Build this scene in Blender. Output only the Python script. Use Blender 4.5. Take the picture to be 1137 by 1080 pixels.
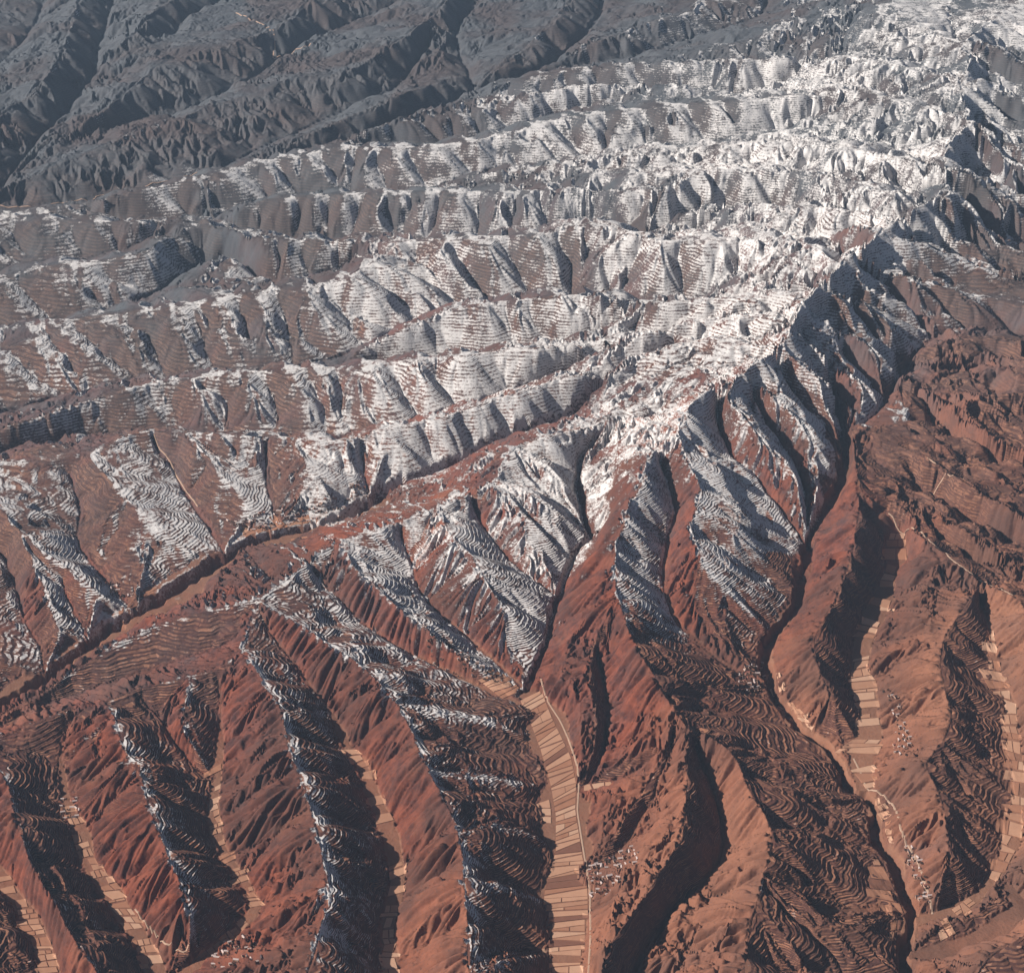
import bpy, math, random
import numpy as np
for o in list(bpy.data.objects):
    bpy.data.objects.remove(o, do_unlink=True)
scene = bpy.context.scene
COL = scene.collection
R = math.radians

# ------------------------------------------------------------------ camera, sky, sun, exposure
CAM_H = 6500.0
PITCH = R(27.0)
VFOV = R(26.0)
cam_data = bpy.data.cameras.new('camera')
cam = bpy.data.objects.new('camera', cam_data)
COL.objects.link(cam)
cam.location = (0, 0, CAM_H)
cam.rotation_euler = (math.pi / 2 - PITCH, 0, 0)
cam_data.sensor_fit = 'VERTICAL'
cam_data.angle = VFOV
cam_data.clip_start = 5.0
cam_data.clip_end = 250000.0
scene.camera = cam

SUN_EL = 33.0
SUN_AZ = 259.0          # compass direction the light comes from (0 = view direction, 270 = left)
world = bpy.data.worlds.new('World')
scene.world = world
world.use_nodes = True
wn = world.node_tree
bg = wn.nodes['Background']
sky = wn.nodes.new('ShaderNodeTexSky')
sky.sky_type = 'NISHITA'
sky.sun_disc = False
sky.sun_elevation = R(SUN_EL)
sky.sun_rotation = R(SUN_AZ)
sky.altitude = 1500
sky.air_density = 0.4
sky.dust_density = 3.0
sky.ozone_density = 0.0
wn.links.new(sky.outputs[0], bg.inputs[0])
bg.inputs[1].default_value = 0.05

sun_data = bpy.data.lights.new('sun', 'SUN')
sun_data.energy = 5.0
sun_data.angle = R(0.5)
sun_data.color = (1.0, 0.945, 0.875)
sun = bpy.data.objects.new('sun', sun_data)
COL.objects.link(sun)
sx, sy = math.sin(R(SUN_AZ)) * math.cos(R(SUN_EL)), math.cos(R(SUN_AZ)) * math.cos(R(SUN_EL))
from mathutils import Vector
sun.rotation_euler = Vector((-sx, -sy, -math.sin(R(SUN_EL)))).to_track_quat('-Z', 'Y').to_euler()
sun.location = (sx * 3000, sy * 3000 + 9000, 5000)

scene.cycles.max_bounces = 4
scene.cycles.diffuse_bounces = 2
scene.view_settings.view_transform = 'Standard'
scene.view_settings.look = 'None'
scene.view_settings.gamma = 1.0
scene.view_settings.exposure = 0.62
scene.view_settings.use_curve_mapping = False

# ------------------------------------------------------------------ pixel <-> place
W, H = 1137.0, 1080.0
F = (H / 2) / math.tan(VFOV / 2)
cp, sp = math.cos(PITCH), math.sin(PITCH)
def unproj(px, py, z):
    """the point at height z seen at a place of the photograph"""
    a = (np.asarray(px, float) - W / 2) / F
    b = (H / 2 - np.asarray(py, float)) / F
    dy = cp + b * sp
    dz = -sp + b * cp
    t = (z - CAM_H) / dz
    return a * t, dy * t

rng = np.random.default_rng(7)
random.seed(7)

# ------------------------------------------------------------------ ridges and valleys: (x, y, height)
def P(s):
    v = [float(q) for q in s.replace(',', ' ').split()]
    return [tuple(v[i:i + 3]) for i in range(0, len(v), 3)]

RIDGES = [  # (hill key, polyline)
 # main divide with the snow
 ('divide', '985 -30 600, 992 8 610, 1030 30 620, 1066 48 630, 1078 70 632, 1064 96 632, 1078 132 630, 1046 172 625, 1056 200 625, 1030 226 620, 1000 238 615, 972 262 612, 945 278 612, 931 294 610, 901 322 600, 886 350 585, 868 385 560, 822 415 530, 790 432 510, 762 455 490, 752 480 470'),
 ('divide', '1066 48 630, 1095 30 600, 1120 10 570, 1170 -20 540'),
 # ridges running left from the divide
 ('comb_a', '868 385 560, 780 376 470, 720 390 420, 664 412 380, 614 421 350, 567 439 330, 490 462 300, 430 476 280, 380 490 265, 320 485 260, 267 483 255, 200 479 250, 144 479 240, 100 503 215, 30 510 190, 0 512 185, -70 525 170'),
 ('comb_a', '200 480 250, 225 500 205, 250 530 165, 272 560 110, 276 588 60'),
 ('comb_a', '100 504 215, 134 550 190, 170 578 150, 212 613 60'),
 ('comb_a', '-30 525 180, 0 567 215, 20 590 205, 67 627 170, 110 660 110, 134 677 50'),
 ('comb_a', '20 590 205, 36 628 180, 56 662 140, 68 705 70, 66 730 30'),
 ('comb_a', '320 485 260, 345 520 210, 365 545 150, 377 566 80'),
 ('comb_a', '430 476 280, 450 500 210, 470 520 120'),
 ('comb_b', '886 350 585, 790 352 490, 720 367 430, 664 377 385, 594 386 350, 524 392 325, 460 397 305, 380 407 285, 307 408 275, 234 416 265, 160 424 250, 110 439 225, 40 461 190, 0 474 170, -70 486 150'),
 ('comb_c', '901 322 600, 855 327 550, 770 331 490, 725 336 455, 670 328 420, 608 328 390, 570 333 365, 536 335 345, 498 345 320, 460 357 290, 418 379 215, 385 395 150'),
 ('comb_d', '420 285 340, 395 303 330, 350 314 315, 312 316 300, 285 321 290, 250 328 280, 208 338 265, 150 342 250, 105 347 235, 63 355 220, 0 364 205, -70 376 190'),
 ('comb_d', '180 266 250, 160 279 240, 130 285 230, 100 289 225, 48 293 215, 15 302 200, -60 312 185'),
 ('comb_e', '931 294 610, 900 268 580, 855 263 550, 770 265 500, 725 266 470, 683 251 450, 648 246 430, 608 258 400, 570 261 380, 510 264 360, 440 265 345, 420 268 335, 345 265 310, 285 265 290, 250 251 270, 200 246 250, 150 246 235, 80 243 215, 25 237 200, -60 240 190'),
 ('comb_e', '1000 242 620, 910 227 550, 855 227 510, 803 222 470, 770 231 400, 735 250 330'),
 ('comb_f', '1000 215 610, 920 195 550, 855 186 510, 778 188 465, 730 191 430, 670 192 380'),
 ('comb_f', '778 190 465, 745 206 440, 700 210 410, 670 211 390, 625 208 370, 570 211 345, 500 211 325, 435 213 310, 385 214 300, 335 216 285, 285 222 260, 250 231 215, 222 237 170'),
 ('comb_g', '1056 187 630, 900 152 540, 830 157 490, 760 161 440, 700 166 410, 640 178 375, 594 182 340, 547 188 300, 497 202 220'),
 ('comb_h', '1072 130 630, 950 96 550, 874 106 500, 810 110 460, 757 114 420, 734 116 405, 664 124 370, 614 131 345, 577 145 325, 530 154 310, 480 160 300, 423 164 290, 380 161 280, 300 175 260, 225 193 240, 175 206 225, 135 216 205, 70 228 170, 0 235 150'),
 ('comb_i', '1082 90 640, 960 62 560, 900 61 520, 830 66 470, 760 68 430, 690 68 390, 647 73 360, 567 88 280'),
 ('comb_i', '757 93 400, 700 92 380, 640 95 350, 600 102 330, 540 106 310, 463 124 280, 385 153 220'),
 # hills beyond
 ('far_mid', '800 -12 420, 760 15 390, 700 32 360, 660 46 330, 620 70 240'),
 ('far_mid', '980 2 580, 900 20 480, 850 38 430, 800 50 390, 740 65 330'),
 ('far_mid', '640 -12 380, 610 25 350, 580 55 310, 540 86 220'),
 ('far_left', '505 -14 400, 480 20 370, 440 50 350, 400 75 330, 334 86 300, 267 105 280, 187 135 260, 107 163 235, 20 202 170'),
 ('far_left', '510 84 260, 470 98 280, 420 118 265, 360 141 240, 300 166 190'),
 ('far_left', '350 -12 390, 340 10 370, 300 35 350, 230 55 320, 180 70 300, 150 95 280, 120 125 260, 45 166 190'),
 ('far_left', '95 -15 360, 80 20 340, 70 60 310, 50 90 290, 0 130 250, -60 160 220'),
 ('far_left', '210 -15 380, 170 15 350, 140 45 320, 120 60 260'),
 # ridge between the river gorge and the foreground spurs
 ('bank', '752 480 470, 700 458 430, 650 472 400, 600 486 380, 570 495 365, 547 534 330, 487 563 305, 413 588 285, 378 598 280, 340 625 265, 300 655 260, 285 668 260, 268 715 245, 249 742 230, 174 757 215, 114 779 210, 67 792 200, 0 818 185, -60 842 175'),
 ('bank', '340 625 265, 322 612 170, 300 603 70'),
 ('bank', '285 664 275, 214 679 250, 157 697 225, 110 725 195, 60 759 165, 5 797 115'),
 ('bank', '487 563 305, 450 560 200, 415 560 100'),
 ('spur_t1', '570 495 365, 600 511 340, 625 535 280, 638 549 205'),
 ('spur_t1', '547 530 335, 580 541 325, 612 562 280, 646 592 150'),
 ('spur_t1', '545 540 330, 570 553 310, 590 580 270, 610 602 210, 624 618 140'),
 ('spur_t4', '487 563 305, 500 594 300, 525 618 285, 541 648 260, 566 685 190, 588 718 90'),
 ('spur_t5', '378 598 280, 397 634 285, 437 667 265, 480 702 220, 515 730 160, 548 757 70'),
 ('spur_t6', '285 666 262, 334 692 275, 380 724 275, 413 747 270, 440 780 265, 457 817 262, 474 854 260, 488 880 258, 510 924 252, 517 974 248, 520 1030 240, 521 1090 235, 523 1190 225'),
 ('spur_t6', '474 854 260, 520 862 180, 570 868 110, 600 872 40'),
 ('spur_t6', '510 924 252, 550 915 190, 590 925 120, 614 938 30'),
 ('spur_t6', '517 974 248, 560 985 170, 600 1000 40'),
 ('spur_t6', '440 780 265, 490 790 190, 545 800 130, 592 820 50'),
 ('spur_t6', '521 1080 235, 560 1062 170, 600 1060 40'),
 ('spur_t7', '264 716 246, 281 731 265, 294 763 270, 314 800 265, 334 860 255, 347 907 245, 360 940 240, 361 985 232, 355 1035 225, 336 1080 215, 320 1180 200'),
 ('spur_t8', '114 779 210, 127 792 225, 137 834 225, 155 856 220, 165 890 215, 187 947 200, 204 987 185, 213 1020 150, 212 1056 70'),
 ('spur_t8', '215 754 222, 203 785 200, 206 815 160, 222 840 110, 232 850 55'),
 ('spur_t8', '127 792 225, 97 820 170, 75 845 90'),
 ('spur_t9', '-10 822 190, 0 850 200, 13 877 205, 20 920 200, 37 967 190, 64 1007 185, 90 1047 180, 112 1085 175, 150 1180 160'),
 ('spur_t9', '-90 870 190, -70 950 190, -60 1040 170, -60 1150 160'),
 # right of the central valley
 ('spine', '752 480 470, 723 503 450, 718 530 430, 704 556 405, 690 590 385, 682 618 365, 686 660 340, 702 705 325, 720 741 315, 751 787 305, 768 808 300, 800 822 285, 820 840 278, 836 880 268, 858 920 262, 862 940 255, 848 972 245, 836 1010 235, 826 1080 225, 815 1180 210'),
 ('spine', '848 972 245, 880 990 220, 920 1020 160, 950 1060 80'),
 ('spine', '836 1010 235, 870 1040 200, 905 1090 130'),
 ('spine', '858 920 262, 900 930 190, 940 955 110, 968 975 30'),
 ('spine', '820 840 278, 870 850 190, 920 862 90'),
 ('spine', '751 787 305, 800 795 210, 850 812 120, 885 822 60'),
 ('low_q', '686 665 335, 665 705 230, 652 745 185, 659 785 160, 660 815 130, 650 850 75, 642 868 40'),
 ('low_q', '751 795 300, 740 832 220, 725 864 170, 712 885 160, 692 910 130, 674 940 75, 660 958 30'),
 ('low_p', '768 808 300, 764 850 265, 762 900 245, 757 930 235, 735 965 220, 707 1007 200, 684 1037 190, 664 1080 180, 640 1190 160'),
 ('snow_w', '752 480 470, 762 510 440, 776 535 420, 770 570 400, 768 590 385, 776 615 350, 795 635 300, 820 660 220, 848 695 110'),
 ('snow_w', '822 415 530, 808 440 500, 834 474 440, 862 505 360, 884 528 300, 890 560 220, 895 588 140'),
 ('snow_w', '822 415 530, 842 421 510, 865 445 440, 890 468 370, 905 490 300, 924 512 220'),
 ('snow_w', '868 385 560, 880 397 520, 912 420 430, 935 438 360, 954 461 260'),
 ('snow_w', '877 368 570, 907 388 500, 935 408 420, 960 428 340, 976 445 260'),
 ('snow_w', '893 335 590, 925 360 510, 957 376 430, 977 394 360, 994 412 270'),
 ('east_x', '901 322 600, 952 333 500, 992 350 390, 1022 366 270'),
 ('east_x', '931 300 605, 977 324 500, 1012 343 370, 1030 352 290'),
 ('east_x', '952 280 610, 992 304 510, 1045 317 400, 1090 330 330, 1180 340 280'),
 ('east_x', '970 262 610, 1012 268 520, 1052 279 440, 1090 293 370, 1180 310 300'),
 ('east_x', '1045 220 625, 1060 216 600, 1077 231 520, 1092 254 420, 1110 272 360, 1150 288 320'),
 ('east_x', '1058 187 630, 1102 206 520, 1137 221 440, 1190 240 380'),
 ('east_x', '1072 130 635, 1110 158 530, 1150 175 450, 1200 190 400'),
 ('east_x', '1082 90 640, 1115 102 560, 1150 118 480, 1210 135 420'),
 ('east_x', '1092 50 640, 1140 58 560, 1200 70 500'),
 ('east_y', '1002 418 290, 1030 432 320, 1065 455 310, 1095 480 290, 1137 500 270, 1200 522 250'),
 ('east_y', '1040 400 280, 1075 388 310, 1137 400 320, 1200 420 320'),
 ('east_y', '1070 455 310, 1095 435 320, 1137 440 310, 1200 460 300'),
 ('east_z', '945 484 290, 965 478 290, 1002 497 290, 1040 511 295, 1077 538 285, 1103 552 280, 1137 576 260, 1200 604 240'),
 ('east_z', '953 530 290, 968 538 270, 1004 553 265, 1044 573 255, 1091 600 245, 1137 627 230, 1200 660 215'),
 ('mid_h', '945 484 290, 951 520 300, 955 550 295, 948 600 280, 937 640 260, 921 680 235, 906 712 210, 905 740 190, 925 775 150, 950 814 60'),
 ('mid_j', '955 545 295, 990 572 250, 1031 600 245, 1058 622 245, 1090 645 245, 1130 662 245, 1200 690 240'),
 ('mid_j', '1090 645 245, 1068 680 240, 1050 706 235, 1041 735 230, 1048 765 225, 1056 795 220, 1046 825 212, 1026 851 200, 1046 886 190, 1051 920 178, 1051 960 150, 1042 1002 70'),
 ('mid_j', '1041 735 230, 1070 745 160, 1095 760 70'),
 ('mid_j', '1056 795 220, 1085 805 150, 1115 825 60'),
 ('mid_j', '1046 825 212, 1080 850 140, 1118 880 55'),
 ('mid_j', '1046 886 190, 1080 910 120, 1112 930 50'),
 ('mid_j', '1051 920 178, 1075 945 110, 1095 965 45'),
 ('edge_r', '1130 662 245, 1155 720 240, 1175 780 235, 1195 850 230, 1190 930 220, 1170 985 150'),
 ('edge_r', '1230 990 220, 1150 1030 170, 1095 1062 140, 1060 1110 130, 1040 1190 120'),
]
# (polyline, flat half width m, gorge half width m, gorge depth m, floor key)
VALLEYS = [
 ('-90 850 -20, -40 815 -10, 0 790 0, 30 770 2, 60 742 5, 100 712 10, 150 680 18, 190 655 24, 230 630 32, 270 602 40, 320 588 48, 375 578 58, 423 547 78', 150, 56, 130, 'gorge'),
 ('423 547 78, 460 532 95, 524 504 140, 594 477 200, 634 460 240, 674 433 300, 697 413 340, 745 395 410', 20, 46, 70, 'gorge'),
 ('-70 520 10, 0 503 25, 30 497 30, 90 482 42, 174 475 60, 247 479 75, 334 482 90, 380 478 100, 420 474 110, 490 457 140, 554 437 178, 614 415 225, 657 405 265, 700 390 325, 750 372 400', 15, 26, 30, None),
 ('350 402 110, 380 402 125, 460 391 160, 524 387 190, 594 381 230, 664 372 275, 720 360 330, 800 345 440', 5, 16, 16, None),
 ('-70 470 25, 0 456 45, 40 447 50, 110 426 65, 160 417 75, 214 414 85, 277 406 98, 337 401 110, 380 389 122, 413 379 135, 460 355 160, 498 341 180, 536 331 200, 570 328 220, 608 323 250, 670 323 300, 725 331 350, 790 325 420', 15, 26, 30, None),
 ('-70 384 40, 0 364 60, 50 358 68, 100 347 75, 155 329 90, 190 308 102, 218 291 118, 255 284 140, 300 309 190, 335 306 220, 400 290 280', 12, 22, 24, None),
 ('-70 306 60, 0 301 80, 45 290 95, 95 284 115, 130 279 135, 158 271 165, 180 256 200', 8, 16, 14, None),
 ('-70 240 60, 0 236 70, 85 238 85, 140 241 100, 188 239 110, 213 237 115, 240 245 125, 285 255 140, 345 260 160, 420 262 195, 440 259 205, 510 259 235, 570 256 260, 608 254 280, 648 243 310, 683 246 340, 725 260 370, 770 256 410, 855 248 470', 35, 22, 22, None),
 ('715 258 350, 745 250 375, 770 240 395, 820 236 440, 880 240 500', 5, 12, 12, None),
 ('240 238 125, 290 218 165, 335 213 185, 385 210 205, 425 209 215, 470 205 230, 510 195 250, 547 184 270, 594 178 295, 640 173 320, 700 161 360, 760 156 400, 830 150 450, 900 142 510', 10, 18, 18, None),
 ('430 211 220, 500 209 240, 554 207 265, 627 199 300, 660 189 330, 730 186 380, 780 182 420, 860 176 480', 6, 14, 14, None),
 ('-70 238 50, 0 230 70, 68 225 85, 90 220 90, 167 207 105, 240 185 130, 300 172 150, 380 156 180, 433 134 205, 480 117 220, 527 97 240, 580 82 260, 620 63 280, 664 20 310, 672 -10 330', 20, 24, 24, None),
 ('390 162 190, 480 155 215, 545 147 240, 600 128 280, 660 118 310, 740 109 355, 830 103 410, 910 90 480', 6, 14, 14, None),
 ('385 156 180, 420 148 195, 545 120 250, 620 108 285, 700 101 330, 790 98 390', 4, 12, 10, None),
 ('590 82 262, 640 71 275, 707 61 295, 757 45 320, 807 30 350, 844 17 375, 852 0 390, 862 -25 410', 10, 22, 22, None),
 ('650 90 290, 720 80 330, 800 80 380, 900 75 460', 4, 12, 10, None),
 ('240 185 130, 300 155 165, 361 127 195, 400 113 215, 440 92 240, 470 60 275, 480 45 300', 6, 16, 16, None),
 ('527 97 240, 514 67 270, 504 33 300, 530 0 340', 6, 16, 14, None),
 ('-20 225 60, 0 209 75, 33 165 110, 70 127 150, 100 87 190, 104 70 205, 110 43 235, 120 13 270, 130 -15 300', 10, 18, 18, None),
 ('0 207 76, 43 174 105, 110 154 125, 160 137 140, 214 114 160, 267 90 190, 300 70 215, 380 25 275, 447 2 310, 470 -15 340', 10, 24, 22, None),
 ('110 43 235, 160 50 250, 190 40 270, 205 20 290, 260 -10 340', 5, 14, 12, None),
 ('-60 100 160, 0 70 190, 30 40 220, 50 0 270', 5, 14, 12, None),
 # gullies between the spurs below the first ridge
 ('78 528 130, 92 565 110, 82 600 80, 112 638 45, 146 674 16', 8, 8, 6, None),
 ('-40 590 110, 0 612 90, 15 650 60, 30 690 35, 45 722 15, 50 748 5', 8, 8, 6, None),
 ('67 645 110, 84 680 60, 98 712 12', 4, 6, 5, None),
 ('170 492 170, 190 520 120, 205 550 90, 235 590 50, 250 615 34', 10, 8, 6, None),
 ('292 495 190, 297 530 120, 300 565 70, 305 588 46', 10, 8, 6, None),
 ('400 500 200, 405 530 130, 410 552 74', 8, 8, 6, None),
 ('266 700 225, 238 722 195, 170 741 160, 110 761 130, 60 779 95, 0 804 50, -50 826 10', 8, 6, 5, None),
 ('300 640 190, 285 625 110, 268 608 42', 4, 6, 6, None),
 ('400 580 220, 380 582 110, 372 581 60', 4, 6, 6, None),
 # central gorge and valley
 ('790 447 470, 735 455 390, 700 471 330, 665 492 280, 645 512 245, 641 540 205, 648 577 165, 654 592 150, 634 617 125, 621 654 95, 611 681 80, 607 712 68, 590 750 52, 582 770 46', 10, 26, 45, None),
 ('582 770 44, 605 800 38, 618 840 32, 628 880 26, 631 920 20, 634 960 16, 630 1000 10, 629 1040 5, 629 1090 0, 629 1190 -10', 112, 0, 0, 'central'),
 ('580 545 290, 600 548 265, 632 572 180, 650 594 150', 4, 8, 8, None),
 ('575 560 290, 598 585 240, 618 610 160, 630 620 125', 4, 8, 8, None),
 ('522 560 260, 535 580 220, 557 612 165, 587 642 120, 613 660 88', 6, 12, 12, None),
 ('445 592 230, 457 630 160, 470 667 115, 495 688 90, 524 712 72, 560 745 54, 580 765 46', 14, 6, 5, 'upper'),
 ('345 632 210, 370 660 160, 400 690 125, 440 717 95, 480 737 72, 520 758 56, 560 775 46, 590 790 40', 22, 0, 0, 'upper'),
 ('300 700 210, 335 745 150, 365 790 100, 383 825 80, 403 855 62, 425 915 40, 440 955 26, 440 990 20, 432 1030 12, 435 1090 4, 440 1190 -8', 38, 0, 0, 'middle'),
 ('246 756 190, 247 800 110, 243 845 60, 238 880 46, 236 920 38, 252 950 30, 276 985 22, 288 1010 16, 260 1040 8, 225 1066 2, 195 1090 -4, 190 1190 -15', 36, 0, 0, 'left'),
 ('160 774 180, 180 800 130, 196 830 85, 218 853 58, 236 865 50', 6, 6, 5, None),
 ('85 792 170, 68 835 105, 74 880 62, 85 920 44, 103 965 28, 134 1000 16, 157 1040 6, 172 1068 0, 185 1100 -6, 195 1190 -15', 40, 0, 0, 'west'),
 ('-60 860 120, -30 930 60, 0 975 30, 22 1005 20, 46 1050 8, 62 1090 -2, 80 1190 -12', 45, 0, 0, 'corner'),
 # right of the spine
 ('664 725 150, 673 780 95, 672 820 62, 662 850 40, 646 872 28', 8, 10, 10, None),
 ('736 842 110, 715 856 70, 688 869 42, 645 876 26', 26, 0, 0, None),
 ('718 900 110, 702 928 65, 684 952 38, 652 972 16', 16, 0, 0, None),
 ('776 830 200, 795 880 120, 806 925 75, 800 962 52, 757 1002 36, 727 1042 24, 705 1080 14, 690 1190 0', 14, 14, 14, 'shade'),
 ('735 515 380, 752 560 300, 742 610 240, 736 650 200, 752 690 150, 782 722 115, 818 748 84, 848 760 66', 14, 8, 8, None),
 ('798 455 430, 805 500 340, 822 515 310, 842 533 250, 862 557 195, 884 585 145, 893 602 128', 5, 14, 16, None),
 ('836 447 420, 860 480 330, 885 515 220, 897 560 160, 897 588 138', 4, 10, 10, None),
 ('860 425 440, 895 452 340, 925 485 230, 934 510 185', 4, 10, 10, None),
 ('890 392 480, 925 428 350, 948 460 240, 940 480 215', 4, 10, 10, None),
 ('905 372 500, 940 400 390, 972 428 280, 985 445 235', 4, 10, 10, None),
 ('900 350 520, 945 352 420, 985 385 300, 1002 408 250', 4, 10, 10, None),
 ('920 436 240, 936 470 205, 937 500 185, 933 534 165, 915 567 148, 899 590 132, 893 637 112, 884 674 96, 858 704 80, 848 737 66, 854 770 58, 871 787 54, 891 808 48, 915 823 42, 931 850 36, 939 877 32, 961 883 28, 971 900 25, 970 934 20, 991 954 16, 1004 987 10, 1014 1014 6, 1008 1050 2, 1005 1100 -4, 1000 1190 -12', 45, 34, 62, 'right'),
 ('1210 380 180, 1137 372 200, 1080 366 220, 1035 372 235, 1005 412 245, 985 445 240, 960 470 235, 938 476 208', 12, 18, 18, None),
 ('1035 372 235, 1005 348 290, 965 325 420, 950 316 480', 6, 14, 16, None),
 ('1210 325 220, 1137 322 250, 1090 312 285, 1040 300 350, 1000 284 450, 975 272 530', 6, 12, 12, None),
 ('1210 280 240, 1137 280 280, 1105 280 310, 1080 262 380, 1055 245 470, 1040 236 540', 6, 12, 12, None),
 ('1210 245 300, 1150 244 340, 1110 232 400, 1080 212 500, 1070 198 560', 5, 10, 10, None),
 ('1210 200 330, 1150 198 400, 1100 180 500, 1078 160 580', 5, 10, 10, None),
 ('1210 150 360, 1160 146 410, 1110 130 510, 1085 112 590', 5, 10, 10, None),
 ('1210 90 420, 1150 88 480, 1105 74 580', 5, 10, 10, None),
 ('985 440 240, 1010 450 225, 1040 475 205, 1075 500 185, 1100 514 170, 1137 530 150, 1200 550 130', 12, 10, 10, None),
 ('1020 410 240, 1060 420 240, 1100 415 240, 1137 418 230, 1200 438 210', 6, 8, 8, None),
 ('1100 460 240, 1137 468 220, 1200 488 200', 6, 8, 8, None),
 ('972 512 240, 985 521 225, 1024 545 190, 1060 570 165, 1125 607 130, 1200 636 110', 8, 12, 12, None),
 ('975 552 230, 1000 568 205, 1022 582 190, 1046 606 160, 1086 629 135, 1137 650 115, 1200 676 95', 8, 12, 12, None),
 ('978 575 205, 998 600 160, 991 637 122, 972 677 90, 955 714 66, 954 745 56, 962 775 48, 964 812 42, 955 845 36, 957 876 30', 70, 0, 0, 'east'),
 ('1088 668 180, 1098 700 140, 1104 740 105, 1120 780 80, 1129 837 60, 1131 880 48, 1125 927 36, 1114 957 28, 1084 997 18, 1050 1016 10, 1018 1020 6', 45, 0, 0, 'far_right'),
 ('1120 985 26, 1137 1010 20, 1100 1035 14, 1060 1050 8, 1010 1060 2', 50, 0, 0, None),
 ('910 1012 90, 960 1008 30, 1005 1010 8', 14, 0, 0, None),
 ('880 1080 110, 930 1082 50, 1000 1085 0', 10, 0, 0, None),
]
def segs(poly, ridge, key=None):
    p = np.array(P(poly))
    yy = np.clip(p[:, 1], -40, 1080)
    k = np.interp(yy, [0, 100, 265, 480, 650, 1080], [1.25, 1.28, 1.2, 1.12, 1.03, 1.0]) if ridge else np.interp(yy, [0, 150, 300, 420, 520, 1080], [.82, .68, .62, .8, 1.0, 1.0])
    if ridge:
        k = 1 + (k - 1) * np.interp(p[:, 0], [700, 950], [1, np.interp(p[:, 1].mean(), [200, 330], [.9, .3])])
        if key in ('far_left', 'far_mid'): k = k * .88
    if not ridge:      # valley heads climb with the ridges they start from
        hi = np.clip((p[:, 2] - 200) / 250, 0, 1)
        k = k * (1 + -.02 * hi)
        k = np.where((p[:, 0] > 985) & (p[:, 1] > 400) & (p[:, 1] < 700), k * .62, k)
        k = np.where((p[:, 0] > 940) & (p[:, 1] <= 400), k * np.interp(p[:, 1], [150, 330], [.95, 1.3]), k)
    p[:, 2] *= k
    if key == 'behind':      # valleys that hide behind the nearer crest
        p[:, 1] += 5.5 * np.interp(p[:, 1], [40, 120, 480, 510], [.3, 1, 1, 0]) * np.interp(p[:, 0], [60, 200, 820, 900], [.3, 1, 1, 0])
    x, y = unproj(p[:, 0], p[:, 1], p[:, 2])
    q = np.stack([x, y, p[:, 2]], 1)
    # smooth the corners a little (Chaikin) so that crests bend instead of breaking
    for _ in range(1):
        a, b = q[:-1], q[1:]
        n = np.empty((2 * len(a), 3))
        n[0::2] = a * .8 + b * .2
        n[1::2] = a * .2 + b * .8
        q = np.vstack([q[:1], n[1:-1], q[-1:]])
    return q

KEYS = []
for k, _ in RIDGES:
    if k not in KEYS: KEYS.append(k)
rs, vs = [], []
for k, p in RIDGES:
    q = segs(p, True, k)
    for a, b in zip(q[:-1], q[1:]): rs.append((*a, *b, KEYS.index(k)))
FK = ['none']
for p, fw, gw, gd, key in VALLEYS:
    if key and key not in FK: FK.append(key)
    q = segs(p, False, None if gd >= 100 or FK[-1] not in ('none', 'gorge') or key == 'gorge' else 'behind')
    for a, b in zip(q[:-1], q[1:]): vs.append((*a, *b, fw, gw, gd, FK.index(key or 'none')))
rs = np.array(rs); vs = np.array(vs)

# ------------------------------------------------------------------ grid (finer near the viewer, like any terrain level of detail)
NV, NU = 1130, 1210
ROW_PX = np.concatenate([np.linspace(1165, -45, NV - 26), -45 - np.cumsum(np.geomspace(1.3, 12, 26))])
def rowy(py): return unproj(W / 2, py, 0.0)[1]
YV = rowy(ROW_PX)
AV = (YV * cp + CAM_H * sp) * (W / 2) / F           # half width of the view at each row
UU = np.concatenate([np.linspace(-1.7, -1.135, 24)[:-1], np.linspace(-1.13, 1.13, NU - 46), np.linspace(1.135, 1.7, 24)[1:]])
NU = len(UU)
X = (AV[:, None] * UU[None, :]).astype(np.float32)
Y = np.repeat(YV[:, None], NU, 1).astype(np.float32)

# value noise
def hash2(ix, iy, s):
    h = (ix.astype(np.int64) * 374761393 + iy.astype(np.int64) * 668265263 + s * 2147483647) & 0xFFFFFFFF
    h = ((h ^ (h >> 13)) * 1274126177) & 0xFFFFFFFF
    h = (h ^ (h >> 16)) & 0xFFFFFFFF
    return (h.astype(np.float64) / 4294967295.0).astype(np.float32)
def vnoise(x, y, s):
    ix, iy = np.floor(x), np.floor(y)
    fx, fy = (x - ix).astype(np.float32), (y - iy).astype(np.float32)
    fx = fx * fx * fx * (fx * (fx * 6 - 15) + 10); fy = fy * fy * fy * (fy * (fy * 6 - 15) + 10)
    a, b = hash2(ix, iy, s), hash2(ix + 1, iy, s)
    c, d = hash2(ix, iy + 1, s), hash2(ix + 1, iy + 1, s)
    return (a + (b - a) * fx) * (1 - fy) + (c + (d - c) * fx) * fy
def fbm(x, y, wl, s, octv=3, gain=.5):
    t = 0; a = 1; n = 0
    for i in range(octv):
        t = t + a * (vnoise(x / wl, y / wl, s + i * 17) - .5) * 2; n += a; a *= gain; wl *= .5
    return t / n
def sstep(a, b, x):
    t = np.clip((x - a) / (b - a), 0, 1); return t * t * (3 - 2 * t)

# warped positions so that traced lines wander like real crests
wscale = np.clip(AV / 2600, 1, 4).astype(np.float32)[:, None]
WX = X + 26 * fbm(X, Y, 420, 3, 3) * wscale ** .5
WY = Y + 26 * fbm(X, Y, 420, 31, 3) * wscale ** .5

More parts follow.
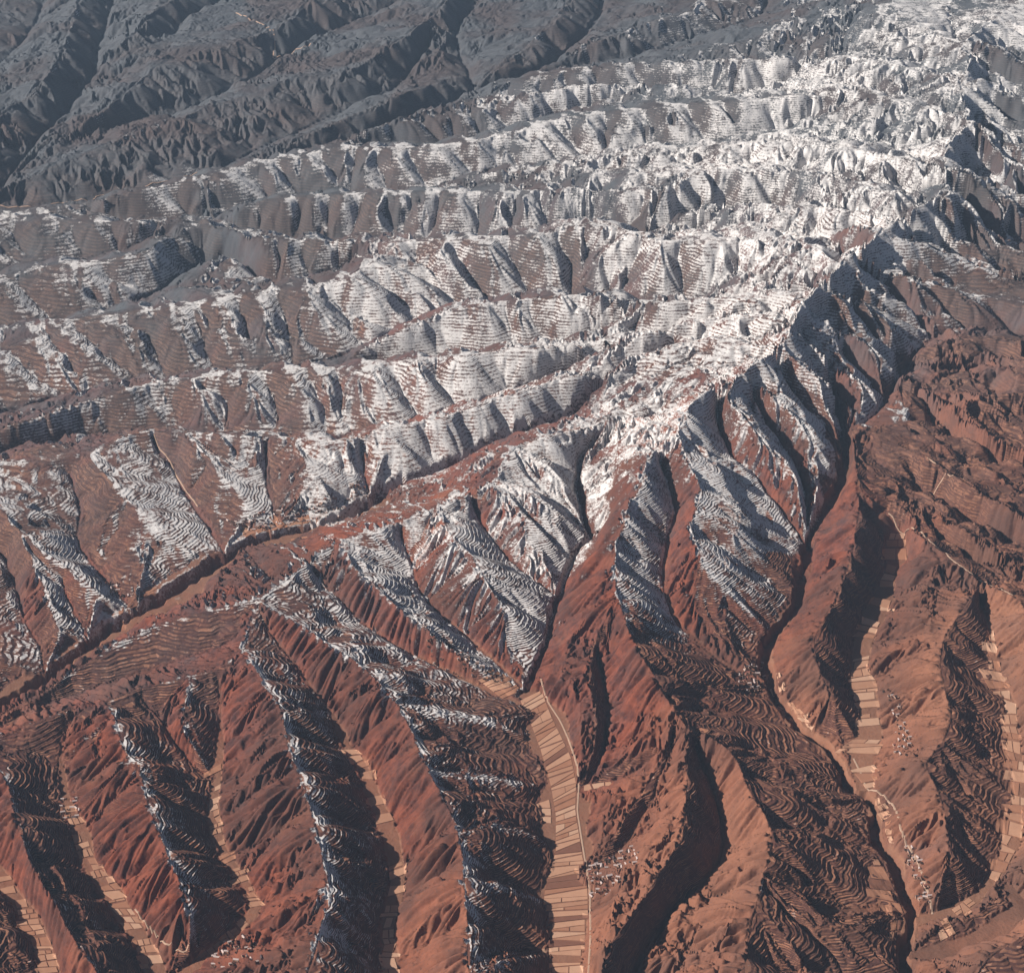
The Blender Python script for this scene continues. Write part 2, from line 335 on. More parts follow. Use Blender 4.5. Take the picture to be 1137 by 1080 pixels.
def field(px, py, S, gorge=False):
    """nearest distance, blended height and nearest index of a set of segments"""
    n = len(px)
    dmin = np.full(n, 1e12, np.float32); idx = np.zeros(n, np.int32)
    wz = np.zeros(n, np.float32); ww = np.zeros(n, np.float32)
    for k, s in enumerate(S):
        ax, ay, az, bx, by, bz = s[:6]
        ex, ey = bx - ax, by - ay
        L2 = ex * ex + ey * ey + 1e-6
        dx = px - np.float32(ax); dy = py - np.float32(ay)
        t = (dx * np.float32(ex) + dy * np.float32(ey)) / np.float32(L2)
        np.clip(t, 0, 1, out=t)
        dx -= t * np.float32(ex); dy -= t * np.float32(ey)
        d2 = dx * dx + dy * dy
        m = d2 < dmin
        dmin[m] = d2[m]; idx[m] = k
        w = np.float32(1e6) / (d2 + 900.0)
        w *= w; w *= np.float32(min(1.0, math.sqrt(L2) / 150))
        wz += w * (np.float32(az) + t * np.float32(bz - az)); ww += w
    return np.sqrt(dmin), wz / ww, idx

r2 = slice(None, None, 2)
sub = (r2, r2)
hx, hy = WX[sub].ravel(), WY[sub].ravel()
shp = WX[sub].shape
dr, zr, ir = field(hx, hy, rs)
dv, zv, iv = field(hx, hy, vs)
def up(a, nearest=False):
    a = a.reshape(shp)
    gi = np.arange(NV) / 2.0; gj = np.arange(NU) / 2.0
    i0 = np.minimum(gi.astype(int), shp[0] - 1); i1 = np.minimum(i0 + 1, shp[0] - 1)
    j0 = np.minimum(gj.astype(int), shp[1] - 1); j1 = np.minimum(j0 + 1, shp[1] - 1)
    if nearest: return a[i0][:, j0]
    fi = (gi - i0).astype(np.float32)[:, None]; fj = (gj - j0).astype(np.float32)[None, :]
    b = a[i0] * (1 - fi) + a[i1] * fi
    return b[:, j0] * (1 - fj) + b[:, j1] * fj
fw = vs[iv, 6].astype(np.float32); gw = vs[iv, 7].astype(np.float32); gd = vs[iv, 8].astype(np.float32)
Rid = up(rs[ir, 6].astype(np.int32), True)
Fid = up(vs[iv, 9].astype(np.int32), True)
dr, zr, dv, zv, gw, gd, fw = up(dr), up(zr), up(dv), up(zv), up(gw), up(gd), up(fw)

def smooth2(a, n=1):
    for _ in range(n):
        b = a.copy()
        b[1:-1] = (a[:-2] + 2 * a[1:-1] + a[2:]) / 4
        a = b.copy()
        a[:, 1:-1] = (b[:, :-2] + 2 * b[:, 1:-1] + b[:, 2:]) / 4
    return a
zr = smooth2(zr, 2); zv = smooth2(zv, 2)

fw = fw * np.where((Fid > 0) & (Fid != FK.index('east')) & (Fid != FK.index('gorge')) & (Fid != FK.index('right')), .2 + .8 * sstep(120, 50, zv), 1)
fwn = np.maximum(fw * (.9 + .75 * fbm(X, Y, 260, 77, 3)), 0)
dve = np.maximum(dv - fwn, 0)
T = dve / (dve + dr + 1e-3)
fr0 = sstep(11500, 15500, np.sqrt(X * X + Y * Y + CAM_H ** 2))
prof = T * (1 - .25 - .08 * fr0) + np.sin(T * np.pi / 2) * (.25 + .08 * fr0)          # rounded crest
h = zv + np.maximum(zr - zv, 15) * prof
dayj = np.gradient(AV) / np.gradient(YV)
dYV = np.gradient(YV).astype(np.float32)[:, None]
dUU = np.gradient(UU).astype(np.float32)[None, :]
def grad(h):
    gx = np.gradient(h, axis=1) / dUU / AV[:, None].astype(np.float32)
    gy = np.gradient(h, axis=0) / dYV - gx * UU[None, :].astype(np.float32) * dayj[:, None].astype(np.float32)
    return gx.astype(np.float32), gy.astype(np.float32)

def gullies(h, wl, s, sm=2, long=1.0, sharp=True, reach=1, base=None, rot=None):
    """ribs and gullies that run down the slope of h (stripes across the contour direction), about -1..1"""
    gx, gy = grad(smooth2(h if base is None else base, sm))
    m = np.sqrt(gx * gx + gy * gy) + 1e-4
    dx, dy = -gy / m, gx / m                   # along the contour
    if rot is not None:
        cr, sr_ = np.cos(rot), np.sin(rot); dx, dy = dx * cr - dy * sr_, dx * sr_ + dy * cr
    x, y = X / wl, Y / wl
    ix, iy = np.floor(x), np.floor(y)
    ca = np.zeros_like(h); sa = np.zeros_like(h)
    k1, k2 = np.float32(2.4), np.float32(2.4 / long ** 2)
    for i in range(-reach, reach + 1):
        for j in range(-reach, reach + 1):
            cx, cy = ix + i, iy + j
            vx = (x - cx - hash2(cx, cy, s)).astype(np.float32); vy = (y - cy - hash2(cx, cy, s + 5)).astype(np.float32)
            al = vx * dx + vy * dy
            dn = vx * dy - vy * dx
            w = np.maximum(np.exp(-k1 * al * al - k2 * dn * dn) - .012, 0)
            ph = al * np.float32(2 * np.pi)
            ca += w * np.cos(ph); sa += w * np.sin(ph)
    c = ca / np.sqrt(ca * ca + sa * sa + .01)
    if sharp: c = np.sqrt(np.clip((1 + c) * .5, 0, 1)) * 2 - 1.2
    return c * np.clip(m / .27, 0, 1.2)

dist = np.sqrt(X * X + Y * Y + CAM_H ** 2)
mask = np.clip(4 * T * (1 - T), 0, 1) ** .6
far = sstep(11500, 17000, dist)
relief = np.clip(zr - zv, 40, 420)
gx, gy = grad(smooth2(h, 14))
slope = np.sqrt(gx * gx + gy * gy)
aspect_r = -gx / (slope + .02)                  # +1 : faces right, -1 : faces left
aspect_f = gy / (slope + .02)                   # +1 : faces the viewer
tn = fbm(X, Y, 650, 131, 3)
terr = sstep(-.30, .25, aspect_r * .9 + .35 * aspect_f + .95 * tn + .04 + np.array([.5 if k in ('comb_a', 'east_y', 'east_z') else .1 if k == 'bank' else 0 for k in KEYS], np.float32)[Rid]) * sstep(.02, .10, T)
bare = 1 - terr
isfar = smooth2(np.array([1 if k in ('far_left', 'far_mid') else 0 for k in KEYS], np.float32)[Rid], 8)
h = h + gullies(h, 1050, 7, 6, 1.5, True, 2) * isfar * sstep(.0, .3, T) * relief * .17
h = h + isfar * sstep(0, .3, T) * 45 * (.5 - np.abs(fbm(X, Y, 1100, 221, 4)) * 1.6)
h = h + gullies(h, 620, 9, 4, 1.6, True, 2) * isfar * sstep(.0, .2, T) * relief * .10
iseast = smooth2(np.array([1 if k in ('east_y', 'east_z', 'east_x') else 0 for k in KEYS], np.float32)[Rid], 8)
h = h + gullies(h, 400, 11, 6, 2.0, True, 2, None, far * (.38 + .35 * fbm(X, Y, 1500, 201, 2)) * sstep(.2, .7, aspect_f)) * mask * relief * (.125 + .05 * far) * (1 + .7 * iseast)
hb = h.copy()
h = h + gullies(h, 190, 23, 4, 1.9, True, 2) * np.clip(mask + .12 * (1 - far), 0, 1) * (T > .005) * relief * (.038 + .05 * bare) * (1 - .35 * far * (1 - isfar)) * (1 + .6 * iseast)
h = h + gullies(h, 66, 37, 8, 3.4, True, 3, hb) * np.clip(mask + .2 * (1 - far), 0, 1) * (T > .01) * (19.0 * bare + .8 * terr) * (1 - .75 * far) * (.65 + .6 * sstep(-.5, .5, fbm(X, Y, 350, 211, 2)))
h = h + gullies(h, 42, 53, 4, 2.4, True, 2, hb) * (1 - far) * (T > .02) * np.clip(mask + .2, 0, 1) * (6.5 * bare)
h = h + 6 * fbm(X, Y, 500, 91, 4) * sstep(0, .15, T) + (.2 + .8 * bare) * fbm(X, Y, 60, 95, 2)
Z0 = h.copy()

# terraces: stepped slopes on the gentler sides that face right and towards the viewer
STEP = 14.0
zt = h + 3.0 * fbm(X, Y, 160, 141, 2)
fr = zt / STEP - np.floor(zt / STEP)
stepz = (sstep(.5, 1.0, fr) - fr) * STEP
gterr = terr * (1 - sstep(11500, 15500, dist))
h = h + stepz * gterr * .6

# gorges cut into the valley floors
gwn = gw * (1 + .6 * fbm(X, Y, 130, 151, 3)) * np.clip(wscale ** .45, 1, 2)
dvj = np.abs(dv + gw * .5 * fbm(X, Y, 70, 157, 2))
cut = (1 - sstep(.5, 1.05, dvj / (gwn + .01))) * (gw > 1)
h = h - gd * cut
h = h + (1 - sstep(0, .04, T)) * (1 - cut) * 1.6 * fbm(X, Y, 45, 231, 3)
h = h.astype(np.float32)

# ------------------------------------------------------------------ what covers the ground (snow lies high, on the cold sides)
pxl = X / (AV[:, None]) * W / 2 + W / 2
row = np.repeat(ROW_PX[:, None], NU, 1)
gx2, gy2 = grad(smooth2(h, 3))
sl2 = np.sqrt(gx2 * gx2 + gy2 * gy2)
cold = (-gx2) / (sl2 + .08)
n1 = fbm(X, Y, 900, 161, 4); n2 = fbm(X, Y, 140, 171, 3)
dvx, dvy = unproj(np.array([1000, 1055, 1062, 1040, 960, 880, 790, 735]), np.array([15, 50, 120, 200, 260, 345, 400, 480]), 680)
ddiv = np.full(X.shape, 1e12, np.float32)
for a in range(len(dvx) - 1):
    ex, ey = dvx[a + 1] - dvx[a], dvy[a + 1] - dvy[a]
    t = np.clip(((X - dvx[a]) * ex + (Y - dvy[a]) * ey) / (ex * ex + ey * ey), 0, 1)
    ddiv = np.minimum(ddiv, np.hypot(X - dvx[a] - t * ex, Y - dvy[a] - t * ey))
SNOW = {'divide': (.10, 3000), 'comb_a': (0.10, 4000), 'comb_b': (.16, 4200), 'comb_c': (.14, 4000), 'comb_d': (.10, 4800), 'comb_e': (.14, 4600),
        'comb_f': (.13, 4600), 'comb_g': (.20, 4600), 'comb_h': (.17, 4800), 'comb_i': (.13, 4600), 'far_mid': (-.15, 2500), 'far_left': (-.35, 2500),
        'bank': (.05, 3200), 'spur_t1': (0.30, 2600), 'spur_t4': (0.32, 2600), 'spur_t5': (0.35, 2600), 'spur_t6': (0.27, 2600), 'spur_t7': (0.33, 2600), 'spur_t8': (0.31, 2600), 'spur_t9': (0.23, 2600),
        'spine': (.0, 1700), 'low_q': (-.5, 1000), 'low_p': (-.5, 1000), 'snow_w': (-.08, 1500), 'east_x': (-.30, 1500), 'east_y': (-.8, 900), 'east_z': (-.6, 700),
        'mid_h': (-.6, 700), 'mid_j': (-.7, 700), 'edge_r': (-.7, 700)}
so = np.array([SNOW[k][0] for k in KEYS], np.float32)[Rid]
sr = np.array([SNOW[k][1] for k in KEYS], np.float32)[Rid]
so = smooth2(so, 10); sr = smooth2(sr, 10)
prox = np.exp(-(ddiv / sr) ** 2)
snow = so + .72 * prox + .50 * cold * (1 - .12 * prox) + .22 * (T - .5) * (1 - prox) + .12 * prox + .30 * n1 + .18 * n2 - .095
snow += (.22 + .16 * sstep(400, -400, X) * sstep(8800, 10000, Y) * sstep(12500, 11500, Y)) * sstep(.78, .97, T) * (cold > -.35)
snow -= .45 * cut
snow -= .40 * sstep(11200, 9200, Y) * (1 - .35 * sstep(.6, 1, T)) + .10 * sstep(13000, 11000, Y)
snow -= .35 * sstep(11000, 9500, Y) * sstep(-300, 600, X)
snow = np.clip(snow, 0, .70)
red = np.clip(sstep(19500, 9500, Y + np.clip(-X, 0, 9e9) * .4) + (.28 * n1 + .18 * n2) * sstep(25000, 15000, Y - .2 * X), 0, 1)
floor = (1 - sstep(-.002, .02, T)) * (1 - cut) * np.where(Fid > 0, .35 + .65 * sstep(110, 60, zv), .25)

tan = sstep(300, 2600, X + .9 * (9800 - Y) + 500 * n1) * sstep(12600, 10200, Y) + .25 * n1 + .6 * sstep(2000, 3000, X) * sstep(17500, 15500, Y)

# ------------------------------------------------------------------ sampling helpers
NROW = NV
def sample(x, y, a=h):
    v = np.interp(y, YV, np.arange(NV))
    i = int(min(max(v, 0), NV - 2)); f = v - i
    out = 0
    for k, w in ((i, 1 - f), (i + 1, f)):
        u = x / AV[k]
        j = np.interp(u, UU, np.arange(NU)); jj = int(min(max(j, 0), NU - 2)); g = j - jj
        out += w * (a[k, jj] * (1 - g) + a[k, jj + 1] * g)
    return float(out)
def ground(px, py, z0=30.0):
    """first point of the ground met along the line of sight"""
    z = z0
    for _ in range(14):
        x, y = unproj(px, py, z)
        z += .6 * (sample(float(x), float(y)) - z)
    x, y = unproj(px, py, z)
    return float(x), float(y), sample(float(x), float(y))

# ------------------------------------------------------------------ materials
def new_mat(name):
    m = bpy.data.materials.new(name); m.use_nodes = True
    nt = m.node_tree; nt.nodes.clear()
    out = nt.nodes.new('ShaderNodeOutputMaterial')
    b = nt.nodes.new('ShaderNodeBsdfPrincipled')
    b.inputs['Roughness'].default_value = .95
    b.inputs['Specular IOR Level'].default_value = .12
    nt.links.new(b.outputs[0], out.inputs[0])
    return m, nt, b
class NT:
    def __init__(s, nt): s.nt = nt
    def n(s, t, **k):
        q = s.nt.nodes.new(t)
        for a, v in k.items(): setattr(q, a, v)
        return q
    def put(s, sock, v):
        if hasattr(v, 'is_output'): s.nt.links.new(v, sock)
        else: sock.default_value = v
    def math(s, op, a, b=0.0, c=None, clamp=False):
        q = s.n('ShaderNodeMath', operation=op, use_clamp=clamp)
        s.put(q.inputs[0], a); s.put(q.inputs[1], b)
        if c is not None: s.put(q.inputs[2], c)
        return q.outputs[0]
    def ss(s, a, b, x):
        q = s.n('ShaderNodeMapRange', interpolation_type='SMOOTHSTEP')
        s.put(q.inputs[0], x); q.inputs[1].default_value = a; q.inputs[2].default_value = b
        return q.outputs[0]
    def mix(s, f, a, b):
        q = s.n('ShaderNodeMix', data_type='RGBA')
        s.put(q.inputs[0], f)
        for k, v in ((6, a), (7, b)):
            if isinstance(v, tuple): v = (*v, 1)
            s.put(q.inputs[k], v)
        return q.outputs[2]
    def attr(s, name):
        return s.n('ShaderNodeAttribute', attribute_name=name).outputs['Fac']
    def noise(s, vec, scale, detail=3, rough=.55):
        q = s.n('ShaderNodeTexNoise'); s.put(q.inputs['Vector'], vec)
        q.inputs['Scale'].default_value = scale; q.inputs['Detail'].default_value = detail; q.inputs['Roughness'].default_value = rough
        return q.outputs['Fac']

def ground_material():
    m, nt, b = new_mat('loess_and_snow')
    g = NT(nt)
    pos = g.n('ShaderNodeNewGeometry').outputs['Position']
    z0, snow_, red_, terr_, floor_ = [g.attr(k) for k in ('height', 'snow', 'red', 'terrace', 'floor')]
    nb = g.noise(pos, 1 / 350, 4); nm = g.noise(pos, 1 / 90, 5, .65); nf = g.noise(pos, 1 / 16, 3, .65)
    # bare loess; far grey scrub with the bluish distance haze painted into its colour
    loess = g.mix(g.ss(.35, .7, nm), (.186, .053, .030), (.066, .021, .016))
    loess = g.mix(g.math('MULTIPLY', g.ss(.52, .72, nb), .65), loess, (.235, .086, .047))
    hazy_scrub = g.mix(nm, (.050, .055, .063), (.092, .095, .100))
    loess = g.mix(g.math('MULTIPLY', g.attr('tan'), .75, clamp=True), loess, g.mix(nm, (.270, .125, .074), (.165, .066, .041)))
    soil = g.mix(red_, hazy_scrub, loess)
    soil = g.mix(g.math('MULTIPLY', g.ss(.56, .70, nf), .55), soil, (.045, .028, .022))
    # terrace treads and risers
    zz = g.math('ADD', z0, g.math('MULTIPLY', g.math('SUBTRACT', nm, .5), 5.0))
    zz = g.math('ADD', zz, g.math('MULTIPLY', g.math('SUBTRACT', nb, .5), 16.0))
    fr_ = g.math('FRACT', g.math('DIVIDE', zz, STEP / 2))
    cell = g.math('FLOOR', g.math('DIVIDE', zz, STEP / 2))
    tread = g.math('SUBTRACT', 1.0, g.ss(.50, .66, g.math('ADD', fr_, g.math('MULTIPLY', g.math('SUBTRACT', g.noise(pos, 1 / 120, 2), .5), .7))))
    tread = g.math('MULTIPLY', tread, g.ss(.0, .10, fr_))
    tread = g.math('MULTIPLY', tread, g.math('ADD', .25, g.math('MULTIPLY', .75, g.ss(.36, .52, g.noise(pos, 1 / 55, 3)))))
    z2 = g.math('ADD', zz, g.math('MULTIPLY', g.math('SUBTRACT', g.noise(pos, 1 / 210, 3), .5), 46.0))
    fr2 = g.math('FRACT', g.math('DIVIDE', z2, STEP * 1.35))
    tread2 = g.math('MULTIPLY', g.math('SUBTRACT', 1.0, g.ss(.55, .72, fr2)), g.ss(.0, .12, fr2))
    q = g.n('ShaderNodeMix', data_type='FLOAT'); g.put(q.inputs[0], g.attr('coarse')); g.put(q.inputs[2], tread); g.put(q.inputs[3], tread2)
    g.put(q.inputs[3], g.math('ADD', .28, g.math('MULTIPLY', tread2, .55)))
    tread = q.outputs[0]
    wn_ = g.n('ShaderNodeTexWhiteNoise', noise_dimensions='2D')
    comb = g.n('ShaderNodeCombineXYZ'); g.put(comb.inputs[0], cell)
    g.put(comb.inputs[1], g.math('FLOOR', g.math('MULTIPLY', g.noise(pos, 1 / 160, 2), 22.0)))
    nt.links.new(comb.outputs[0], wn_.inputs['Vector'])
    plot = wn_.outputs['Value']
    treadcol = g.mix(red_, g.mix(plot, (.095, .075, .066), (.16, .115, .095)), g.mix(plot, (.075, .030, .023), (.36, .165, .095)))
    risercol = g.mix(red_, (.040, .034, .034), (.062, .026, .022))
    tercol = g.mix(tread, risercol, treadcol)
    soil = g.mix(g.math('MULTIPLY', g.ss(.42, .62, g.noise(pos, 1 / 900, 3)), .55), soil, (.060, .036, .030))
    col = g.mix(g.math('MULTIPLY', terr_, .85), soil, tercol)
    col = g.mix(g.math('MULTIPLY', floor_, .6), col, g.mix(nm, (.16, .065, .040), (.36, .19, .115)))
    # snow
    sn = g.math('ADD', snow_, g.math('MULTIPLY', g.math('SUBTRACT', nm, .5), 1.05))
    sn = g.math('ADD', sn, g.math('MULTIPLY', g.math('SUBTRACT', nf, .5), 1.0))
    tt = g.math('MULTIPLY', g.math('SUBTRACT', tread, .62), g.math('ADD', .20, g.math('MULTIPLY', plot, .60)))
    sn = g.math('ADD', sn, g.math('MULTIPLY', tt, g.math('ADD', g.math('MULTIPLY', terr_, .7), .3)))
    sn = g.math('MULTIPLY', g.ss(.36, .76, sn), .93)
    snowcol = g.mix(nf, (.54, .51, .49), (.72, .69, .67))
    col = g.mix(sn, col, snowcol)
    g.put(b.inputs['Base Color'], col)
    # fine relief
    bh = g.math('ADD', g.math('MULTIPLY', nf, 4.0), g.math('MULTIPLY', nm, 12.0))
    bh = g.math('ADD', bh, g.math('MULTIPLY', g.math('MULTIPLY', g.math('SUBTRACT', g.ss(.5, 1.0, fr_), fr_), 6.0), terr_))
    bp = g.n('ShaderNodeBump'); bp.inputs['Strength'].default_value = .7; bp.inputs['Distance'].default_value = 1.0
    g.put(bp.inputs['Height'], bh)
    nt.links.new(bp.outputs[0], b.inputs['Normal'])
    return m
MAT_GROUND = ground_material()

def flat_mat(name, c1, c2, scale=1 / 25):
    m, nt, b = new_mat(name); g = NT(nt)
    pos = g.n('ShaderNodeNewGeometry').outputs['Position']
    g.put(b.inputs['Base Color'], g.mix(g.noise(pos, scale, 4, .6), c1, c2))
    return m
MAT_FIELDS = [flat_mat('field_straw', (.37, .195, .122), (.45, .25, .16)), flat_mat('field_tan', (.31, .155, .095), (.38, .20, .125)),
              flat_mat('field_clay', (.27, .12, .07), (.34, .165, .10)), flat_mat('field_ploughed', (.15, .065, .042), (.20, .09, .058)),
              flat_mat('field_pale', (.41, .235, .155), (.47, .285, .19))]
MAT_ROAD = flat_mat('road_dust', (.34, .22, .155), (.44, .30, .22))
MAT_ROOF = [flat_mat('roof_grey_tile', (.36, .28, .26), (.50, .40, .37), .3), flat_mat('roof_red_tile', (.22, .08, .06), (.30, .12, .09), .3), flat_mat('roof_dark_tile', (.06, .045, .045), (.10, .07, .07), .3)]
MAT_WALL = flat_mat('mud_wall', (.30, .17, .12), (.42, .28, .21), .3)
MAT_LEAF = flat_mat('bare_tree_crown', (.035, .026, .022), (.06, .045, .035), .5)
MAT_BARK = flat_mat('tree_bark', (.06, .04, .03), (.09, .06, .045), .5)

# ------------------------------------------------------------------ the hills: one mesh for each ridge, valley floors between them
VX, VY, VZ = X.ravel(), Y.ravel(), h.ravel()
idg = np.arange(NV * NU, dtype=np.int32).reshape(NV, NU)
quads = np.stack([idg[:-1, :-1], idg[:-1, 1:], idg[1:, 1:], idg[1:, :-1]], -1).reshape(-1, 4)
code = np.where((floor > .5) & (Fid > 0) & (dv < fwn * 1.02), 1000 + Fid, Rid)
fcode = code[:-1, :-1].ravel()
gxn, gyn = grad(h)
nrm = np.stack([-gxn, -gyn, np.ones_like(gxn)], -1).reshape(-1, 3)
nrm /= np.linalg.norm(nrm, axis=1, keepdims=True)
terr = terr * (1 - .7 * sstep(15000, 22000, dist)) * (.55 + .45 * sstep(-.5, .2, fbm(X, Y, 180, 191, 2)))
ATT = {'height': Z0, 'snow': snow, 'red': red, 'terrace': terr, 'floor': floor, 'tan': tan, 'coarse': sstep(12200, 15500, dist)}
ATT = {k: v.astype(np.float32).ravel() for k, v in ATT.items()}

HILL = {
 'divide': ('snowy_ridge', 'high snow-covered main divide winding down the right of the picture'),
 'comb_a': ('terraced_ridge', 'long terraced ridge just beyond the dark river gorge, lower slopes red'),
 'comb_b': ('terraced_ridge', 'low ribbed ridge with white terraces, second beyond the river gorge'),
 'comb_c': ('snowy_ridge', 'short white terraced ridge tapering to a point left of the divide'),
 'comb_d': ('terraced_ridge', 'grey-brown ridge with alternating snow and bare ribs at the left edge'),
 'comb_e': ('snowy_ridge', 'broad white ridge in the middle distance, grey at its left end'),
 'comb_f': ('snowy_ridge', 'narrow snow-dusted ridge above the broad white one, dark front at left'),
 'comb_g': ('snowy_ridge', 'thin white ridge tapering left between two dark valleys'),
 'comb_h': ('ribbed_ridge', 'long ribbed ridge sinking leftwards from snow to bare grey slope'),
 'comb_i': ('ribbed_ridge', 'uppermost snow-dusted ridge below the dark far valley'),
 'far_mid': ('far_hill', 'bluish bare hills at the top centre beyond the snow'),
 'far_left': ('far_hill', 'dark blue-grey bare hills in the upper left corner'),
 'bank': ('terraced_ridge', 'terraced near bank of the dark river gorge at left centre'),
 'spur_t1': ('spur', 'snow-crested short spurs dropping into the head of the central gorge'),
 'spur_t4': ('spur', 'red spur with a white crest line left of the central gorge'),
 'spur_t5': ('spur', 'red spur with thin snow crest ending above the upper fields'),
 'spur_t6': ('spur', 'long red foreground spur with dark terraced side above the strip fields'),
 'spur_t7': ('spur', 'ribbed red foreground spur with a snow-white top, second from the strip fields'),
 'spur_t8': ('spur', 'red foreground spur with snowy head between two terraced field valleys'),
 'spur_t9': ('spur', 'dark red spur in the bottom left corner'),
 'spine': ('terraced_ridge', 'red-brown ridge with snowy terraced head running down right of the strip fields'),
 'low_q': ('spur', 'small bare brown spurs reaching the right side of the strip fields'),
 'low_p': ('spur', 'brown spur casting a broad black shadow at the bottom centre'),
 'snow_w': ('spur', 'parallel snow-crested spurs falling right from the divide'),
 'east_x': ('spur', 'dark spurs with thin snow crests on the far side of the divide'),
 'east_y': ('ribbed_ridge', 'orange-red ribbed hills at the right edge, halfway up'),
 'east_z': ('ribbed_ridge', 'brown ridges slanting to the right edge below the orange hills'),
 'mid_h': ('terraced_ridge', 'red terraced ridge between the right gorge and the pale eastern valley'),
 'mid_j': ('terraced_ridge', 'brown ridge with fans of contour terraces near the right edge'),
 'edge_r': ('ribbed_ridge', 'hillside cut off by the lower right edge'),
}
FLOOR = {
 'central': 'broad pale valley floor with strip fields at the bottom centre',
 'gorge': 'valley floor along the dark diagonal river gorge at left',
 'upper': 'narrow valley floor above the strip fields',
 'middle': 'narrow valley floor with small fields left of the long red spur',
 'left': 'winding valley floor with stepped fields, second from the left',
 'west': 'valley floor with stepped fields nearest the left edge',
 'corner': 'terraced valley floor in the bottom left corner',
 'shade': 'narrow shaded valley floor beside the black shadow',
 'right': 'valley floor along the jagged gorge at lower right',
 'east': 'pale flat valley floor right of the red terraced ridge',
 'far_right': 'pale valley floor along the lower right edge',
}
def build_piece(name, label, c):
    q = quads[fcode == c]
    if len(q) == 0: return None
    used, inv = np.unique(q.ravel(), return_inverse=True)
    me = bpy.data.meshes.new(name)
    me.vertices.add(len(used))
    co = np.stack([VX[used], VY[used], VZ[used]], 1).astype(np.float32)
    me.vertices.foreach_set('co', co.ravel())
    me.loops.add(len(inv)); me.loops.foreach_set('vertex_index', inv.astype(np.int32))
    me.polygons.add(len(q)); me.polygons.foreach_set('loop_start', np.arange(0, len(inv), 4, dtype=np.int32))
    me.update(calc_edges=True)
    me.polygons.foreach_set('use_smooth', np.ones(len(q), bool))
    for k, v in ATT.items():
        a = me.attributes.new(k, 'FLOAT', 'POINT'); a.data.foreach_set('value', v[used])
    me.normals_split_custom_set_from_vertices(nrm[used])
    me.materials.append(MAT_GROUND)
    o = bpy.data.objects.new(name, me); COL.objects.link(o)
    o['kind'] = 'structure'; o['label'] = label; o['category'] = 'hill' if c < 1000 else 'valley'
    return o
for i, k in enumerate(KEYS): build_piece(*HILL[k], i)
FLOOR_OBJ = {}
for i, k in enumerate(FK):
    if i: FLOOR_OBJ[k] = build_piece('valley_floor', FLOOR[k], 1000 + i)

# ------------------------------------------------------------------ fields: flat plots, each a low bank above the next
HILL_OBJ = {}
def along(path, t):
    p = np.array(path, float)
    d = np.r_[0, np.cumsum(np.hypot(*np.diff(p, axis=0).T))]
    q = t * d[-1]
    return np.interp(q, d, p[:, 0]), np.interp(q, d, p[:, 1])
def mesh_obj(name, v, f, mats, parent=None, mi=None):
    me = bpy.data.meshes.new(name); me.from_pydata(v, [], f)
    for m in mats: me.materials.append(m)
    if mi is not None: me.polygons.foreach_set('material_index', mi)
    me.update()
    o = bpy.data.objects.new(name, me); COL.objects.link(o)
    if parent is not None: o.parent = parent
    return o
def plot(parent, c, tone, lift):
    """c: four photograph corners (a, b along one edge; d, e along the other)"""
    a, b, d, e = c
    nx, ny = 7, 2
    v = []; n = 0
    g = {}
    for j in range(ny + 1):
        for i in range(nx + 1):
            s_, t_ = i / nx, j / ny
            px = (a[0] * (1 - s_) + b[0] * s_) * (1 - t_) + (d[0] * (1 - s_) + e[0] * s_) * t_
            py = (a[1] * (1 - s_) + b[1] * s_) * (1 - t_) + (d[1] * (1 - s_) + e[1] * s_) * t_
            g[i, j] = n; n += 1
            v.append(ground(px, py))
    zc = np.array([q[2] for q in v])
    if zc.max() - zc.min() > 58: return None
    zg = zc.reshape(ny + 1, nx + 1)
    if max(np.abs(np.diff(zg, axis=0)).max(), np.abs(np.diff(zg, axis=1)).max()) > 24: return None     # not across a gorge or a cliff
    xy = np.array(v)[:, :2].reshape(ny + 1, nx + 1, 2)
    if np.linalg.norm(np.diff(xy, axis=1), axis=2).max() > 170: return None
    v = [(x, y, z + .4 * float(np.clip(zc.mean() - z, -2, 2)) + lift + .8) for x, y, z in v]
    f = [(g[i, j], g[i, j + 1], g[i + 1, j + 1], g[i + 1, j]) for j in range(ny) for i in range(nx)]
    # banks
    rim = [(i, 0) for i in range(nx)] + [(nx, j) for j in range(ny)] + [(i, ny) for i in range(nx, 0, -1)] + [(0, j) for j in range(ny, 0, -1)]
    low = []
    for k in rim:
        x, y, z = v[g[k]]; low.append(len(v)); v.append((x, y, z - lift - 4))
    m = len(rim)
    for k in range(m):
        f.append((g[rim[k]], g[rim[(k + 1) % m]], low[(k + 1) % m], low[k]))
    # faces upwards
    p0, p1, p2 = [np.array(v[q]) for q in f[0][:3]]
    if np.cross(p1 - p0, p2 - p0)[2] < 0: f = [tuple(reversed(q)) for q in f]
    return mesh_obj('field', v, f, [MAT_FIELDS[tone]], parent)
